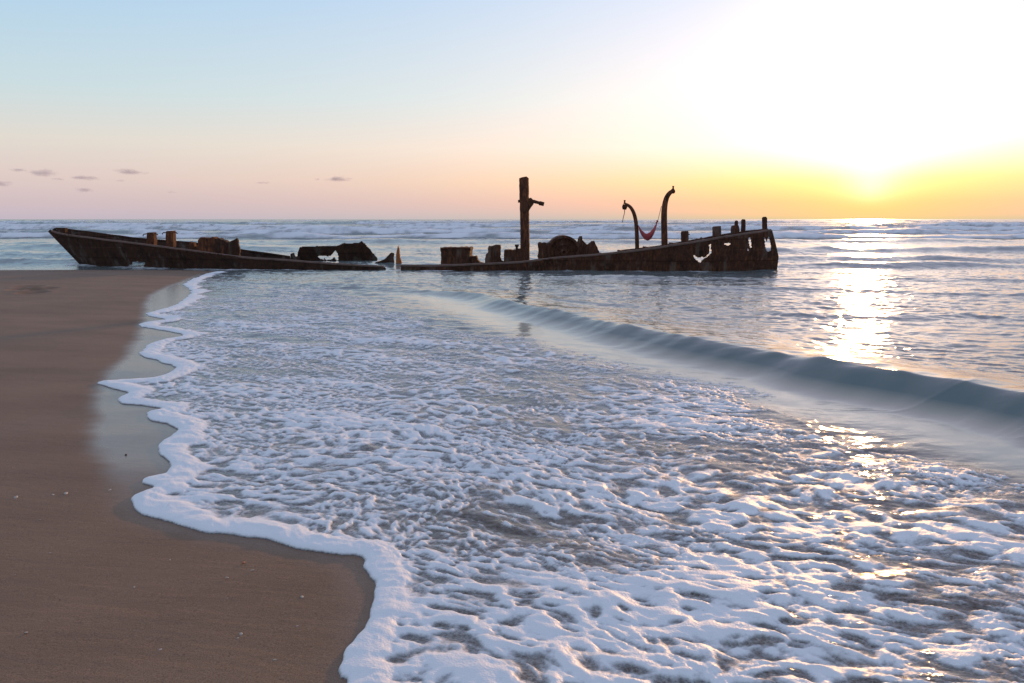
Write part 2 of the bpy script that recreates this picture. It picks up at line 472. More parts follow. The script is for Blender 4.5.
# ------------------------------------------------------------------ materials
def new_mat(name):
    m = bpy.data.materials.new(name); m.use_nodes = True
    t = NT(m.node_tree)
    o = t.n('ShaderNodeOutputMaterial'); p = t.n('ShaderNodeBsdfPrincipled')
    t.l(p.outputs[0], o.inputs[0])
    return m, t, p, o
def bump(t, h, strength, dist, nrm=None):
    b = t.n('ShaderNodeBump'); b.inputs['Strength'].default_value = strength; b.inputs['Distance'].default_value = dist
    t.l(h, b.inputs['Height'])
    if nrm is not None: t.l(nrm, b.inputs['Normal'])
    return b.outputs[0]
def objvec(t, scale=(1, 1, 1), rot=0.0):
    c = t.n('ShaderNodeTexCoord'); mp = t.n('ShaderNodeMapping')
    mp.inputs['Scale'].default_value = scale; mp.inputs['Rotation'].default_value = (0, 0, rot)
    t.l(c.outputs['Object'], mp.inputs[0]); return mp.outputs[0]

# water
M_water, t, p, o = new_mat('turbid_sea_water')
geo = t.n('ShaderNodeNewGeometry'); sx = t.n('ShaderNodeSeparateXYZ'); t.l(geo.outputs['Position'], sx.inputs[0])
farf = t.n('ShaderNodeMapRange'); farf.inputs[1].default_value = 5; farf.inputs[2].default_value = 14; t.l(sx.outputs[1], farf.inputs[0])
sand_tint = t.ramp(t.noise(objvec(t), 3.0, 4, .6), [(.35, (.050, .035, .022, 1)), (.65, (.105, .074, .046, 1))])
col = t.mix(farf.outputs[0], sand_tint, (0.16, 0.185, 0.185, 1))
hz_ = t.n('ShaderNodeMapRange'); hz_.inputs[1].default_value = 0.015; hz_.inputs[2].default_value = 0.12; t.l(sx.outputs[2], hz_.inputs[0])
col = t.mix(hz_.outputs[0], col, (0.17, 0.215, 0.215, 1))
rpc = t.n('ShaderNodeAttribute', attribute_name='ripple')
col = t.mix(t.m('MULTIPLY', t.m('SUBTRACT', 1.0, rpc.outputs['Fac'], clamp=True), .95), col, t.mix(hz_.outputs[0], (0.55, 0.50, 0.40, 1), (0.085, 0.135, 0.13, 1)))  # pale shallow foot with reflected sky glow painted in, teal crest above
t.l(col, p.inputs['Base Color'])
p.inputs['IOR'].default_value = 1.34
p.inputs['Roughness'].default_value = 0.06
nv = t.noise(objvec(t, (1.0, 2.4, 1), 0.35), 5.0, 4, .6)
rp = t.n('ShaderNodeAttribute', attribute_name='ripple')
bn = t.n('ShaderNodeBump'); bn.inputs['Distance'].default_value = .05
t.l(t.m('MULTIPLY', rp.outputs['Fac'], .17), bn.inputs['Strength']); t.l(nv, bn.inputs['Height']); t.l(bn.outputs[0], p.inputs['Normal'])
rf = t.n('ShaderNodeMapRange'); rf.inputs[1].default_value = 14; rf.inputs[2].default_value = 120; rf.inputs[3].default_value = .06; rf.inputs[4].default_value = .22
t.l(sx.outputs[1], rf.inputs[0]); t.l(t.m('ADD', rf.outputs[0], t.m('MULTIPLY', t.m('SUBTRACT', 1.0, rp.outputs['Fac'], clamp=True), .07)), p.inputs['Roughness'])

# a thin film of burst bubbles lying on the water between the foam
vl = t.n('ShaderNodeAttribute', attribute_name='veil')
vf = t.n('ShaderNodeTexVoronoi', feature='DISTANCE_TO_EDGE'); vf.inputs['Scale'].default_value = 26.0
wv_ = t.n('ShaderNodeVectorMath', operation='ADD'); wn = t.n('ShaderNodeTexNoise'); wn.inputs['Scale'].default_value = 9.0; wn.inputs['Detail'].default_value = 3
wsc = t.n('ShaderNodeVectorMath', operation='SCALE'); wsc.inputs['Scale'].default_value = .18
t.l(objvec(t, (1, 1.5, 1), .4), wv_.inputs[0]); t.l(wn.outputs['Color'], wsc.inputs[0]); t.l(wsc.outputs[0], wv_.inputs[1]); t.l(wv_.outputs[0], vf.inputs['Vector'])
lace = t.n('ShaderNodeMapRange', interpolation_type='SMOOTHSTEP'); lace.inputs[1].default_value = .16; lace.inputs[2].default_value = .01; t.l(vf.outputs['Distance'], lace.inputs[0])
fn = t.noise(objvec(t), 38.0, 4, .7)
film = t.m('MULTIPLY', vl.outputs['Fac'], t.m('ADD', t.m('MULTIPLY', lace.outputs[0], .22), t.m('MULTIPLY', t.m('SUBTRACT', fn, .40, clamp=True), 2.2)), clamp=True)
film = t.m('MULTIPLY', film, .52)
dif = t.n('ShaderNodeBsdfDiffuse'); dif.inputs[0].default_value = (.78, .79, .80, 1)
mxs = t.n('ShaderNodeMixShader'); t.l(film, mxs.inputs[0]); t.l(p.outputs[0], mxs.inputs[1]); t.l(dif.outputs[0], mxs.inputs[2]); t.l(mxs.outputs[0], o.inputs[0])

# foam
M_foam, t, p, o = new_mat('sea_foam_bubbles')
at = t.n('ShaderNodeAttribute', attribute_name='thick')
fine = t.noise(objvec(t), 60.0, 3, .65)
vor = t.n('ShaderNodeTexVoronoi'); vor.inputs['Scale'].default_value = 85.0; t.l(objvec(t), vor.inputs['Vector'])
p.inputs['Base Color'].default_value = (0.80, 0.81, 0.83, 1)
p.inputs['Roughness'].default_value = 0.55
p.inputs['Subsurface Weight'].default_value = 0.0
hh = t.m('ADD', t.m('MULTIPLY', fine, .7), t.m('MULTIPLY', vor.outputs['Distance'], .5))
t.l(bump(t, hh, 0.55, 0.006), p.inputs['Normal'])
mr = t.n('ShaderNodeMapRange', interpolation_type='SMOOTHSTEP')
t.l(t.m('ADD', at.outputs['Fac'], t.m('MULTIPLY', t.m('SUBTRACT', fine, .5), 0.010)), mr.inputs[0])
mr.inputs[1].default_value = -0.002; mr.inputs[2].default_value = 0.017
tr = t.n('ShaderNodeBsdfTransparent'); mx = t.n('ShaderNodeMixShader')
t.l(mr.outputs[0], mx.inputs[0]); t.l(tr.outputs[0], mx.inputs[1]); t.l(p.outputs[0], mx.inputs[2]); t.l(mx.outputs[0], o.inputs[0])

# sand
M_sand, t, p, o = new_mat('beach_sand')
wet = t.n('ShaderNodeAttribute', attribute_name='wet')
big = t.noise(objvec(t, (1, 2.2, 1), .2), 0.55, 5, .6)
grain = t.noise(objvec(t), 420.0, 2, .7)
spk = t.noise(objvec(t), 140.0, 2, .6)
dry = t.ramp(big, [(.3, (.162, .090, .052, 1)), (.7, (.245, .145, .088, 1))])
dry = t.mix(t.m('MULTIPLY', t.m('SUBTRACT', grain, .35, clamp=True), .8), dry, (.24, .175, .13, 1))
g2_ = t.noise(objvec(t), 170.0, 2, .8)
dry = t.mix(t.m('MULTIPLY', t.m('SUBTRACT', g2_, .50, clamp=True), 4.5), dry, (.055, .035, .026, 1))
dry = t.mix(t.m('MULTIPLY', t.m('SUBTRACT', .47, g2_, clamp=True), 4.0), dry, (.26, .19, .14, 1))
dry = t.mix(t.m('MULTIPLY', t.m('GREATER_THAN', spk, .70), .5), dry, (.36, .30, .25, 1))
wetc = t.mix(.45, dry, (.17, .125, .095, 1))
t.l(t.mix(wet.outputs['Fac'], dry, wetc), p.inputs['Base Color'])
rg = t.n('ShaderNodeMapRange'); rg.inputs[3].default_value = .72; rg.inputs[4].default_value = .24; t.l(wet.outputs['Fac'], rg.inputs[0])
t.l(rg.outputs[0], p.inputs['Roughness'])
sr = t.n('ShaderNodeMapRange'); sr.inputs[3].default_value = .25; sr.inputs[4].default_value = .50; t.l(wet.outputs['Fac'], sr.inputs[0])
t.l(sr.outputs[0], p.inputs['Specular IOR Level'])
rip = t.n('ShaderNodeTexWave', wave_type='BANDS', bands_direction='Y'); rip.inputs['Scale'].default_value = 3.2; rip.inputs['Distortion'].default_value = 9.0
rip.inputs['Detail'].default_value = 3; rip.inputs['Detail Scale'].default_value = 1.4
t.l(objvec(t, (.35, 1, 1), .45), rip.inputs['Vector'])
hh = t.m('ADD', t.m('MULTIPLY', grain, .25), t.m('MULTIPLY', t.noise(objvec(t, (1, 2.5, 1), .3), 18.0, 4, .65), 1.0))
hh = t.m('ADD', hh, t.m('MULTIPLY', rip.outputs['Fac'], .22))
bs = t.n('ShaderNodeMapRange'); bs.inputs[3].default_value = .30; bs.inputs[4].default_value = .10; t.l(wet.outputs['Fac'], bs.inputs[0])
b = t.n('ShaderNodeBump'); b.inputs['Distance'].default_value = .01; t.l(bs.outputs[0], b.inputs['Strength']); t.l(hh, b.inputs['Height'])
t.l(b.outputs[0], p.inputs['Normal'])

def rust_mat(name, dark, mid_, orange, amount=.5, pale=None):
    m, t, p, o = new_mat(name)
    v = objvec(t)
    n1 = t.noise(v, 1.6, 6, .65); n2 = t.noise(objvec(t, (3, 3, .7)), 5.0, 5, .7); n3 = t.noise(v, 26.0, 4, .7)
    c = t.ramp(n1, [(.32, dark), (.5, mid_), (.68, dark)])
    k = t.ramp(n2, [(.50, g(0)), (.66, g(1))])
    c = t.mix(t.m('MULTIPLY', k, amount), c, orange)
    if pale:
        k2 = t.ramp(t.noise(objvec(t, (1.2, 1.2, .35)), 2.3, 4, .6), [(.55, g(0)), (.66, g(1))])
        c = t.mix(t.m('MULTIPLY', k2, .55), c, pale)
    c = t.mix(t.m('MULTIPLY', n3, .35), c, dark)
    t.l(c, p.inputs['Base Color'])
    p.inputs['Roughness'].default_value = .88
    p.inputs['Specular IOR Level'].default_value = .25
    hh = t.m('ADD', n1, t.m('MULTIPLY', n3, .35))
    t.l(bump(t, hh, .8, .05), p.inputs['Normal'])
    return m
M_rust = rust_mat('dark_rusted_steel', (.026, .013, .009, 1), (.085, .034, .019, 1), (.30, .10, .038, 1), .55, (.20, .15, .12, 1))
M_bow = rust_mat('blackened_rusted_steel', (.022, .012, .009, 1), (.060, .027, .017, 1), (.17, .060, .028, 1), .4, (.17, .135, .115, 1))
M_rust2 = rust_mat('orange_rusted_steel', (.035, .015, .010, 1), (.11, .042, .022, 1), (.36, .12, .045, 1), .75)
M_rail = rust_mat('salt_worn_rail', (.12, .075, .060, 1), (.20, .13, .11, 1), (.22, .10, .055, 1), .4)
def plain(name, col, rough=.8):
    m, t, p, o = new_mat(name)
    n1 = t.noise(objvec(t), 30.0, 3, .6)
    t.l(t.mix(t.m('MULTIPLY', n1, .5), col, tuple(c * .55 for c in col[:3]) + (1,)), p.inputs['Base Color'])
    p.inputs['Roughness'].default_value = rough
    return m
M_cloth = plain('maroon_hammock_cloth', (.46, .07, .08, 1))
M_rope = plain('hemp_rope', (.20, .14, .10, 1))
M_shell = plain('pale_shell', (.42, .37, .33, 1), .45)
M_pebble = plain('terracotta_pebble', (.36, .13, .07, 1), .6)
M_wood = plain('dark_driftwood', (.035, .026, .022, 1))

# ------------------------------------------------------------------ the setting
x, y, nr, nc = fan(un, yn)
zw, fo, rip_n = sea_fields(x, y); S = LAST_S; veil_n = LAST_V
zw2 = zw.reshape(nr, nc)
zw2[-1, 1:-1:2] = 0.5 * (zw2[-1, 0:-2:2] + zw2[-1, 2::2])      # seam with the coarser far grid
zw = zw2.ravel()
keep_v = S > -1.0
qs = quads(nr, nc)
kw = keep_v[qs].any(1)
Wn = (np.stack([x, y, zw], 1), qs[kw])
kf = (fo > -0.004)[qs].any(1)
Fn = (np.stack([x, y, zw + np.clip(fo, -0.012, None)], 1), qs[kf], fo)
x2, y2, nr2, nc2 = fan(uf, yf)
zw_, fo_, rip_f = sea_fields(x2, y2)
if True:
    zw_r = zw_.reshape(nr2, nc2); zw_r[0, :] = zw2[-1, ::2]
    zw_ = zw_r.ravel()
q2_ = quads(nr2, nc2)
off = len(x)
co = np.vstack([Wn[0], np.stack([x2, y2, zw_], 1)])
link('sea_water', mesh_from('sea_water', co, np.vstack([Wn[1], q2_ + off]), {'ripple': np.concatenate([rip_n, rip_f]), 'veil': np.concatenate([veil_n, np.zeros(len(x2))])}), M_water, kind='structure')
link('swash_foam', mesh_from('swash_foam', Fn[0], Fn[1], {'thick': Fn[2]}), M_foam, kind='stuff',
     label='lacy white foam carpet spread over the shallow water up to the sand', cat='sea foam')
k2 = (fo_ > -0.02)[q2_].any(1)
link('surf_foam', mesh_from('surf_foam', np.stack([x2, y2, zw_ + np.clip(fo_, -0.05, None)], 1), q2_[k2], {'thick': fo_ * .13}), M_foam, kind='stuff',
     label='rows of white surf on the breakers behind the wreck', cat='surf')

# beach and seabed
us = np.linspace(-1.35, 1.35, 900)
ys = np.concatenate([rows(1.5, 46, 0.0062), rows(46, 12000, 0.05)[1:]])
x, y, nr, nc = fan(us, ys)
S = np.full(x.shape, 60.0)
nm = y < 60
S[nm], arc = shore_field(x[nm], y[nm])
zs = sand_z(x, y, S)
zs = np.where(y > 60, -2.5, zs)
wet_line = catmull([G(*q) for q in [(300, 720), (318, 683), (332, 640), (338, 600), (325, 572), (280, 556), (200, 545), (140, 528), (112, 505), (100, 470), (92, 440), (90, 405), (100, 380),
                                 (128, 350), (141, 320), (146, 300), (165, 288), (200, 274)]], 4)
wp = [tuple(q) for q in wet_line] + [(60, 60), (60, -20)]
dwt, _, _ = line_dist(x, y, wet_line)
ins = inside(x, y, wp)
q = np.where(ins, dwt, -dwt) + 0.05 * pn(x * 1.2, y * 1.2, 160)
wetv = sst(-0.13, 0.15, q + .04 * pn(x * 4, y * 5, 161)) * (0.35 + 0.65 * sst(5.2, 6.6, y))
spit_d, _, _ = line_dist(x, y, spit_c)
wetv = np.maximum(wetv, sst(.9, .1, spit_d) * .6)
# scuff marks in the dry sand
for (a, b) in ((28, 291), (36, 294), (43, 293), (33, 297), (24, 294)):
    gx_, gy_ = G(a, b)
    rr = np.hypot((x - gx_) / .30, (y - gy_) / .45)
    zs = zs - 0.05 * np.exp(-rr ** 4) + 0.02 * np.exp(-((rr - 1.3) / .25) ** 2)
link('beach_sand', mesh_from('beach_sand', np.stack([x, y, zs], 1), quads(nr, nc), {'wet': wetv}), M_sand, kind='structure')
def sand_at(px, py):
    gx_, gy_ = G(px, py, .12)
    s_, _ = shore_field(np.array([gx_]), np.array([gy_]))
    zz = float(sand_z(np.array([gx_]), np.array([gy_]), s_)[0])
    gx_, gy_ = G(px, py, zz)
    return gx_, gy_, zz

# ------------------------------------------------------------------ the wreck
# lie of the hull: a centre line and a half beam; near side towards the camera
XL, XR = -19.9, 10.7
def centre_y(x): return 34.3 - 0.066 * (x - XL)
def stem_x(zz): return -19.75 + .92 * (1.5 - zz)            # raked bow
def half_beam(x, zz):
    s = np.clip(x - stem_x(zz), 0, None)
    b = 2.15 * np.clip(s / 7.5, 0, 1) ** .75
    r = np.clip((XR - x) / 3.6, 0, 1)
    b = b * (0.42 + 0.58 * r ** .6)
    return b * (0.90 + 0.09 * np.clip(zz, -.5, 1.6))
def near_y(x, zz=0.5): return centre_y(x) - half_beam(x, zz)
def far_y(x, zz=0.5): return centre_y(x) + half_beam(x, zz)

def sheet(name, yf, x0, x1, z0, z1, poly, holes, mat, parent, res=.03, thick=.035, dent=.04, seed=0, **kw):
    """a steel plate: cells of a grid kept where the outline holds them, dented and given thickness"""
    nx = int((x1 - x0) / res) + 1; nz = int((z1 - z0) / res) + 1
    Z, X = np.meshgrid(np.linspace(z0, z1, nz), np.linspace(x0, x1, nx), indexing='ij')
    Y = yf(X, Z)
    Xj = X + 0.02 * pn(X * 9, Z * 9, seed + 5); Zj = Z + 0.02 * pn(X * 9 + 4, Z * 9, seed + 6)
    px, py = proj(Xj, Y, Zj)
    cx = (px[:-1, :-1] + px[1:, 1:]) / 2; cy = (py[:-1, :-1] + py[1:, 1:]) / 2
    keep = inside(cx, cy, poly)
    for h in holes: keep &= ~inside(cx, cy, h)
    keep &= ~((pn(X[:-1, :-1] * 7, Z[:-1, :-1] * 7, seed + 9) > .92))            # rusted-through pinholes
    q = quads(nz, nx)[keep.ravel()]
    # plating strakes with lapped seams and frames pressing through
    Yd = Y + dent * fbm(X * .8, Z * .9, seed, 3) + 0.012 * np.sign(np.sin(Z * 7.5)) + .018 * np.exp(-((X % 1.1 - .55) / .06) ** 2)
    me = mesh_from(name, np.stack([X.ravel(), Yd.ravel(), Z.ravel()], 1), q, smooth=False)
    o = link(name, me, mat, parent, **kw)
    md = o.modifiers.new('thickness', 'SOLIDIFY'); md.thickness = thick; md.offset = 0
    return o

def finish(bm, name, mat, parent=None, smooth=False, **kw):
    bmesh.ops.recalc_face_normals(bm, faces=bm.faces)
    me = bpy.data.meshes.new(name); bm.to_mesh(me); bm.free()
    if smooth: me.polygons.foreach_set('use_smooth', [True] * len(me.polygons))
    return link(name, me, mat, parent, **kw)

def tube_bm(bm, pts, rad, n=8, flat=1.0, cap=True):
    pts = [Vector(p) for p in pts]
    rads = rad if isinstance(rad, (list, tuple)) else [rad] * len(pts)
    rings = []
    up = Vector((0, 1, 0))
    for i, p in enumerate(pts):
        d = (pts[min(i + 1, len(pts) - 1)] - pts[max(i - 1, 0)]).normalized()
        ref = up if abs(d.dot(up)) < .9 else Vector((1, 0, 0))
        a = d.cross(ref).normalized(); b = d.cross(a).normalized()
        rings.append([bm.verts.new(p + (a * math.cos(2 * math.pi * k / n) + b * math.sin(2 * math.pi * k / n) * flat) * rads[i]) for k in range(n)])
    for r0, r1 in zip(rings, rings[1:]):
        for k in range(n):
            bm.faces.new((r0[k], r0[(k + 1) % n], r1[(k + 1) % n], r1[k]))
    if cap:
        bm.faces.new(rings[0]); bm.faces.new(rings[-1][::-1])

def dense(poly, step=.07, jit=.012, seed=1):
    rnd = random.Random(seed); o = []
    for i in range(len(poly)):
        a = Vector(poly[i]); b = Vector(poly[(i + 1) % len(poly)])
        n = max(1, int((b - a).length / step))
        for k in range(n):
            v = a.lerp(b, k / n)
            if k: v = v + Vector((rnd.uniform(-jit, jit), rnd.uniform(-jit, jit)))
            o.append(v)
    return o
def slab_bm(bm, pxpoly, Y, depth, seed=1, jit=.012, skew=0.0, turn=0.0):
    """corroded block: outline at depth Y, running back by depth"""
    pts = [P(a, b, Y) for a, b in pxpoly]
    cx = sum(p.x for p in pts) / len(pts)
    d = dense([(p.x, p.z) for p in pts], .08, jit, seed)
    f = []; bk = []
    for v in d:
        yy = (v.x - cx) * turn
        nz = 0.02 * mnoise.noise(Vector((v.x * 3, seed, v.y * 3)))
        f.append(bm.verts.new((v.x, Y + yy + nz, v.y)))
        bk.append(bm.verts.new((v.x + skew, Y + yy + depth + nz, v.y)))
    bm.faces.new(f); bm.faces.new(bk[::-1])
    for i in range(len(f)):
        j = (i + 1) % len(f)
        bm.faces.new((f[i], bk[i], bk[j], f[j]))
def slab(name, pxpoly, Y, depth, mat, parent, seed=1, **kw):
    bm = bmesh.new(); slab_bm(bm, pxpoly, Y, depth, seed, **{k: kw.pop(k) for k in ('jit', 'skew', 'turn') if k in kw})
    return finish(bm, name, mat, parent, **kw)
def box_bm(bm, x0, x1, y0, y1, z0, z1, jit=0.0, seed=0):
    rnd = random.Random(seed)
    vs_ = [bm.verts.new((a + rnd.uniform(-jit, jit), b + rnd.uniform(-jit, jit), c + rnd.uniform(-jit, jit))) for a in (x0, x1) for b in (y0, y1) for c in (z0, z1)]
    for f in ((0, 1, 3, 2), (4, 6, 7, 5), (0, 4, 5, 1), (2, 3, 7, 6), (0, 2, 6, 4), (1, 5, 7, 3)):
        bm.faces.new([vs_[i] for i in f])
def root(name, loc, label, cat, group=None):
    o = bpy.data.objects.new(name, None); C.objects.link(o)
    o.location = loc; o.empty_display_size = .3
    o['label'] = label; o['category'] = cat
    if group: o['group'] = group
    return o
def reroot(r):
    """parts were modelled in world space: keep them there under the root's own origin"""
    bpy.context.view_layer.update()
    def all_(o):
        for c in o.children:
            yield c
            yield from all_(c)
    for c in all_(r):
        if c.parent is r:
            c.matrix_parent_inverse = Matrix.Translation(r.location).inverted()

def rail_px(bm, pts, yf, r, drop=0.0, n=6, flat=1.0):
    o = []
    for a, b in pts:
        p = P(a, b, 33)
        for _ in range(4):
            Y = float(yf(np.array(p.x), np.array(p.z))); p = P(a, b, Y)
        o.append((p.x, p.y, p.z - drop))
    o = catmull(o, 4)
    rnd = random.Random(3)
    o = [(a, b, c + rnd.uniform(-.008, .008)) for a, b, c in o]
    tube_bm(bm, o, r, n, flat)
    return o

# ---- bow half
bow = root('ship_bow_wreck', (-17.0, 32.2, 0), 'rusted bow half of the wrecked ship, raked stem beside the sand spit', 'shipwreck')
near_top = [(52, 231), (63, 234.2), (98.6, 239), (145.5, 244.8), (186.5, 250), (240, 257), (298, 261), (337, 264.3), (384, 266.8)]
far_top = [(53, 230), (61, 228.7), (100, 233.6), (141.5, 239), (186.5, 242.4), (235, 249), (290, 256.8)]
hp = sheet('near_hull_plating', near_y, -20.2, -4.6, -.5, 1.75, near_top + [(386, 268), (386, 300), (86, 300), (84.5, 268), (70, 251)],
      [[(127, 268), (128.5, 264.6), (131, 264.8), (132.5, 262), (137, 261.2), (141, 262.4), (144.6, 261.4), (145.4, 264), (143.4, 265), (144.5, 268)], [(129, 300), (129, 267.5), (143, 267.5), (143, 300)]], M_bow, bow, seed=201)
sheet('far_hull_plating', far_y, -20.2, -6.5, -.5, 1.75, far_top + [(300, 300), (86, 300), (84.5, 268), (70, 251)], [[(122, 270), (124, 262), (132, 259.6), (142, 259.4), (149, 261), (151, 270)]], M_bow, bow, seed=211)
bm = bmesh.new(); rail_px(bm, near_top, near_y, .045, .0)
finish(bm, 'gunwale_rail', M_rail, bow, label='pale worn near gunwale rail')
bm = bmesh.new(); rail_px(bm, far_top, far_y, .04, .0)
finish(bm, 'gunwale_rail', M_bow, bow)
bm = bmesh.new()
tube_bm(bm, [(stem_x(zz) + .02, float(centre_y(stem_x(zz))), zz) for zz in (1.50, 1.2, .8, .4, 0, -.4)], .075, 8)
finish(bm, 'stem_post', M_bow, bow)
slab('stem_bitt', [(60, 232), (60.2, 228), (65, 228), (65, 233)], 34.0, .2, M_bow, bow, 5)
for (a, b, c, sd) in ((150, 232.2, 246, 2), (169.3, 230.6, 247, 3)):
    Yb = float(near_y(P(a, b, 32).x)) + .55
    post = slab('bollard', [(a - 3.2, c), (a - 3.6, b + 4), (a - 3.0, b + .4), (a + 3.2, b), (a + 3.6, b + 3), (a + 3.9, c)], Yb, .30, M_rust2, bow, sd)
    p0 = P(a, b + 2.0, Yb + .15)
    bm = bmesh.new()
    tube_bm(bm, [p0 + Vector((-.30, 0, -.07)), p0 + Vector((-.25, 0, .0)), p0 + Vector((0, 0, .03)), p0 + Vector((.26, 0, .02)), p0 + Vector((.33, 0, -.04))], .02, 6)
    finish(bm, 'cross_pin', M_bow, post)
slab('broken_bracket', [(189, 253), (190, 241.5), (192, 243), (193.5, 242), (194.5, 247), (197, 246), (198.5, 252), (195, 251.5), (193, 250), (192.5, 253)], 32.4, .25, M_rust2, bow, 7, turn=.2)
hatch = slab('hatch_coaming', [(196.5, 254), (197, 246), (198.3, 240), (200.5, 237.2), (207, 238.3), (212, 236.8), (214.5, 238), (214.2, 255)], 32.3, .45, M_rust2, bow, 8, turn=.12, jit=.028)
slab('bent_plate', [(214, 255), (214.2, 238.4), (219, 238), (223.5, 240.2), (226, 242), (226.5, 256)], 32.45, .4, M_bow, bow, 9, turn=.3, jit=.03)
slab('jagged_plate', [(225, 256.5), (225.5, 242), (231, 241), (234.5, 239.5), (236.4, 238.0), (237.6, 243), (239, 248), (239.5, 257)], 32.6, .14, M_bow, bow, 10, turn=.2, jit=.035)
bm = bmesh.new(); a_ = P(222, 245.5, 32.2); b_ = P(222.3, 256, 32.2); tube_bm(bm, [a_, (a_ + b_) / 2 + Vector((.02, 0, 0)), b_], .055, 7); finish(bm, 'stanchion', M_rust2, bow)
# deck beams bridging the two sides
for i, xb in enumerate((-17.6, -16.4, -15.2, -14.0)):
    zz = 1.02 - (xb + 17.6) * .10
    bm = bmesh.new(); box_bm(bm, xb - .05, xb + .05, float(near_y(xb)) + .06, float(far_y(xb)) - .06, zz - .14, zz, .01, i); finish(bm, 'deck_beam', M_bow, bow)
reroot(bow)

# ---- loose fragments between the halves
frag = root('hull_fragment', (-6.2, 38.2, 0), 'dark curved hull fragment standing in the water behind the bow half', 'wreckage')
fpoly = [(297, 300), (296.4, 259.4), (298, 253), (299.2, 248.4), (300.5, 247), (310, 246.6), (322, 246.4), (337.4, 246.1), (342.2, 243.4), (350, 243.6), (359.5, 243), (361.4, 240.8), (363.6, 243.2), (367, 246), (370.3, 249.3), (372, 252),
         (377, 258), (377.5, 262), (377.5, 300)]
fh = [(317.2, 256.5), (319.5, 255.4), (326, 256), (330.6, 255.6), (333, 253), (335.5, 250.4), (337.5, 253), (338.8, 256), (338.6, 260.5), (336, 260.5), (334.6, 257), (332, 259.5), (329, 260), (326, 260.6), (324.5, 257.8), (323.8, 260.2), (320, 258.8)]
sheet('curved_plating', lambda X, Z: 37.9 - .35 * np.clip(Z, -.5, 2) + .12 * np.sin(X * .9), -10.8, -5.9, -.5, 1.2, fpoly, [fh], M_bow, frag, .028, .05, .05, 221)
sheet('back_plating', lambda X, Z: 38.3 + .5 * np.clip(1 - Z, 0, 1.5), -8.0, -6.2, -.5, 1.1, [(340, 300), (341, 244.6), (361, 244.5), (371, 251), (374, 300)], [], M_bow, frag, .04, .05, .05, 231)
bm = bmesh.new()
for a, b in ((342, 244.2), (352, 243.6), (361, 243.9)):
    p = P(a, b + .8, 37.6); tube_bm(bm, [p, p + Vector((0, .9, .02))], .04, 6)
finish(bm, 'frame_ribs', M_bow, frag)
slab('leaning_scrap', [(291, 262), (290.5, 254), (292.5, 253), (293.5, 256.5), (298, 257), (299, 262)], 37.2, .3, M_bow, frag, 12)
reroot(frag)
def scrap(name, poly, Y, depth, mat, label, cat, seed, **kw):
    o = slab(name, poly, Y, depth, mat, None, seed, **kw)
    o['label'] = label; o['category'] = cat
    return o
scrap('fin_shaped_plate', [(374, 266), (375, 262.8), (384, 259.4), (388, 255.5), (390.8, 252.6), (393.3, 253.3), (393.5, 266)], 35.0, .12, M_bow, 'low dark fin-shaped plate sticking out of the water between the halves', 'wreckage', 13, turn=.35)
M_spike = rust_mat('sun_tinted_rust', (.20, .07, .03, 1), (.42, .15, .05, 1), (.55, .22, .08, 1), .6)  # sun catching the spike, painted into its rust as brighter orange
scrap('upright_spike', [(396, 266), (396.2, 254.6), (397.2, 249), (398, 245.6), (399, 249), (399.8, 257.4), (401.2, 262), (402.5, 266)], 34.6, .16, M_spike, 'narrow upright spike tinted sunlit orange in the gap amidships', 'wreckage', 14, turn=.3)

# ---- stern half
stern = root('ship_stern_wreck', (3.0, 31.5, 0), 'rusted stern half of the wrecked ship carrying mast, davits and posts', 'shipwreck')
s_near = [(401, 265.6), (420, 265.8), (453, 265.2), (498, 263.6), (525, 261.8), (539.6, 260), (567, 257), (593, 255.3), (625, 252), (650, 249), (670, 245.8), (695, 242), (721.6, 237.6), (745, 234), (762, 231.6), (770.8, 230.3)]
s_far = [(620, 251), (650, 247.6), (670, 244.4), (690, 241.2), (708.7, 237.6), (730, 234), (752, 231), (768, 229.8)]
hole_a = [(694, 255), (696, 256.4), (698, 257.8), (702, 256.6), (705.8, 256.3), (708.4, 254), (709.3, 248.7), (708.5, 244.4), (711.2, 244.4), (711.6, 251), (709.8, 254.4), (707.5, 256.8), (704, 259), (699.9, 262.7), (695.2, 259.8), (693.6, 257)]
hole_b = [(723.3, 244.8), (724.5, 243.3), (727, 243.6), (728, 242.6), (731.2, 243.2), (730.8, 244.5), (728.6, 245.6), (725, 245)]
hole_c = [(748.1, 238.1), (750.9, 237.6), (751.4, 242), (751.9, 247.6), (750.1, 247.9), (748.8, 243)]
hole_d = [(763.8, 237.2), (765.4, 238.4), (766.5, 241.4), (767.4, 238), (768, 235.6), (769.6, 238.1), (770.4, 242), (771.2, 245.4), (770.9, 250.4), (769, 251.4), (767.2, 251.3), (765.4, 247.6), (764.6, 242)]
hole_e = [(747, 248.5), (748.3, 248.2), (748.6, 250.5), (747.2, 250.8)]
sheet('near_hull_plating', near_y, -4.7, XR + .2, -.5, 1.75, s_near + [(773.8, 244), (777.2, 257), (776, 268.6), (775, 300), (400, 300)], [hole_a, hole_b, hole_c, hole_d, hole_e], M_rust, stern, seed=241)
far_holes = [[(x_, y_ ) for x_, y_ in h] for h in (hole_c, hole_d)]
sheet('far_hull_plating', far_y, 3.8, XR - .1, .62, 1.75, s_far[:7] + [(748, 232.5), (735, 237), (700, 244), (620, 256)], [], M_rust, stern, seed=251)
bm = bmesh.new(); rail_px(bm, s_near, near_y, .05); finish(bm, 'gunwale_rail', M_rail, stern, label='pale worn near gunwale rail')
bm = bmesh.new(); rail_px(bm, s_far, far_y, .045); finish(bm, 'gunwale_rail', M_rust, stern)
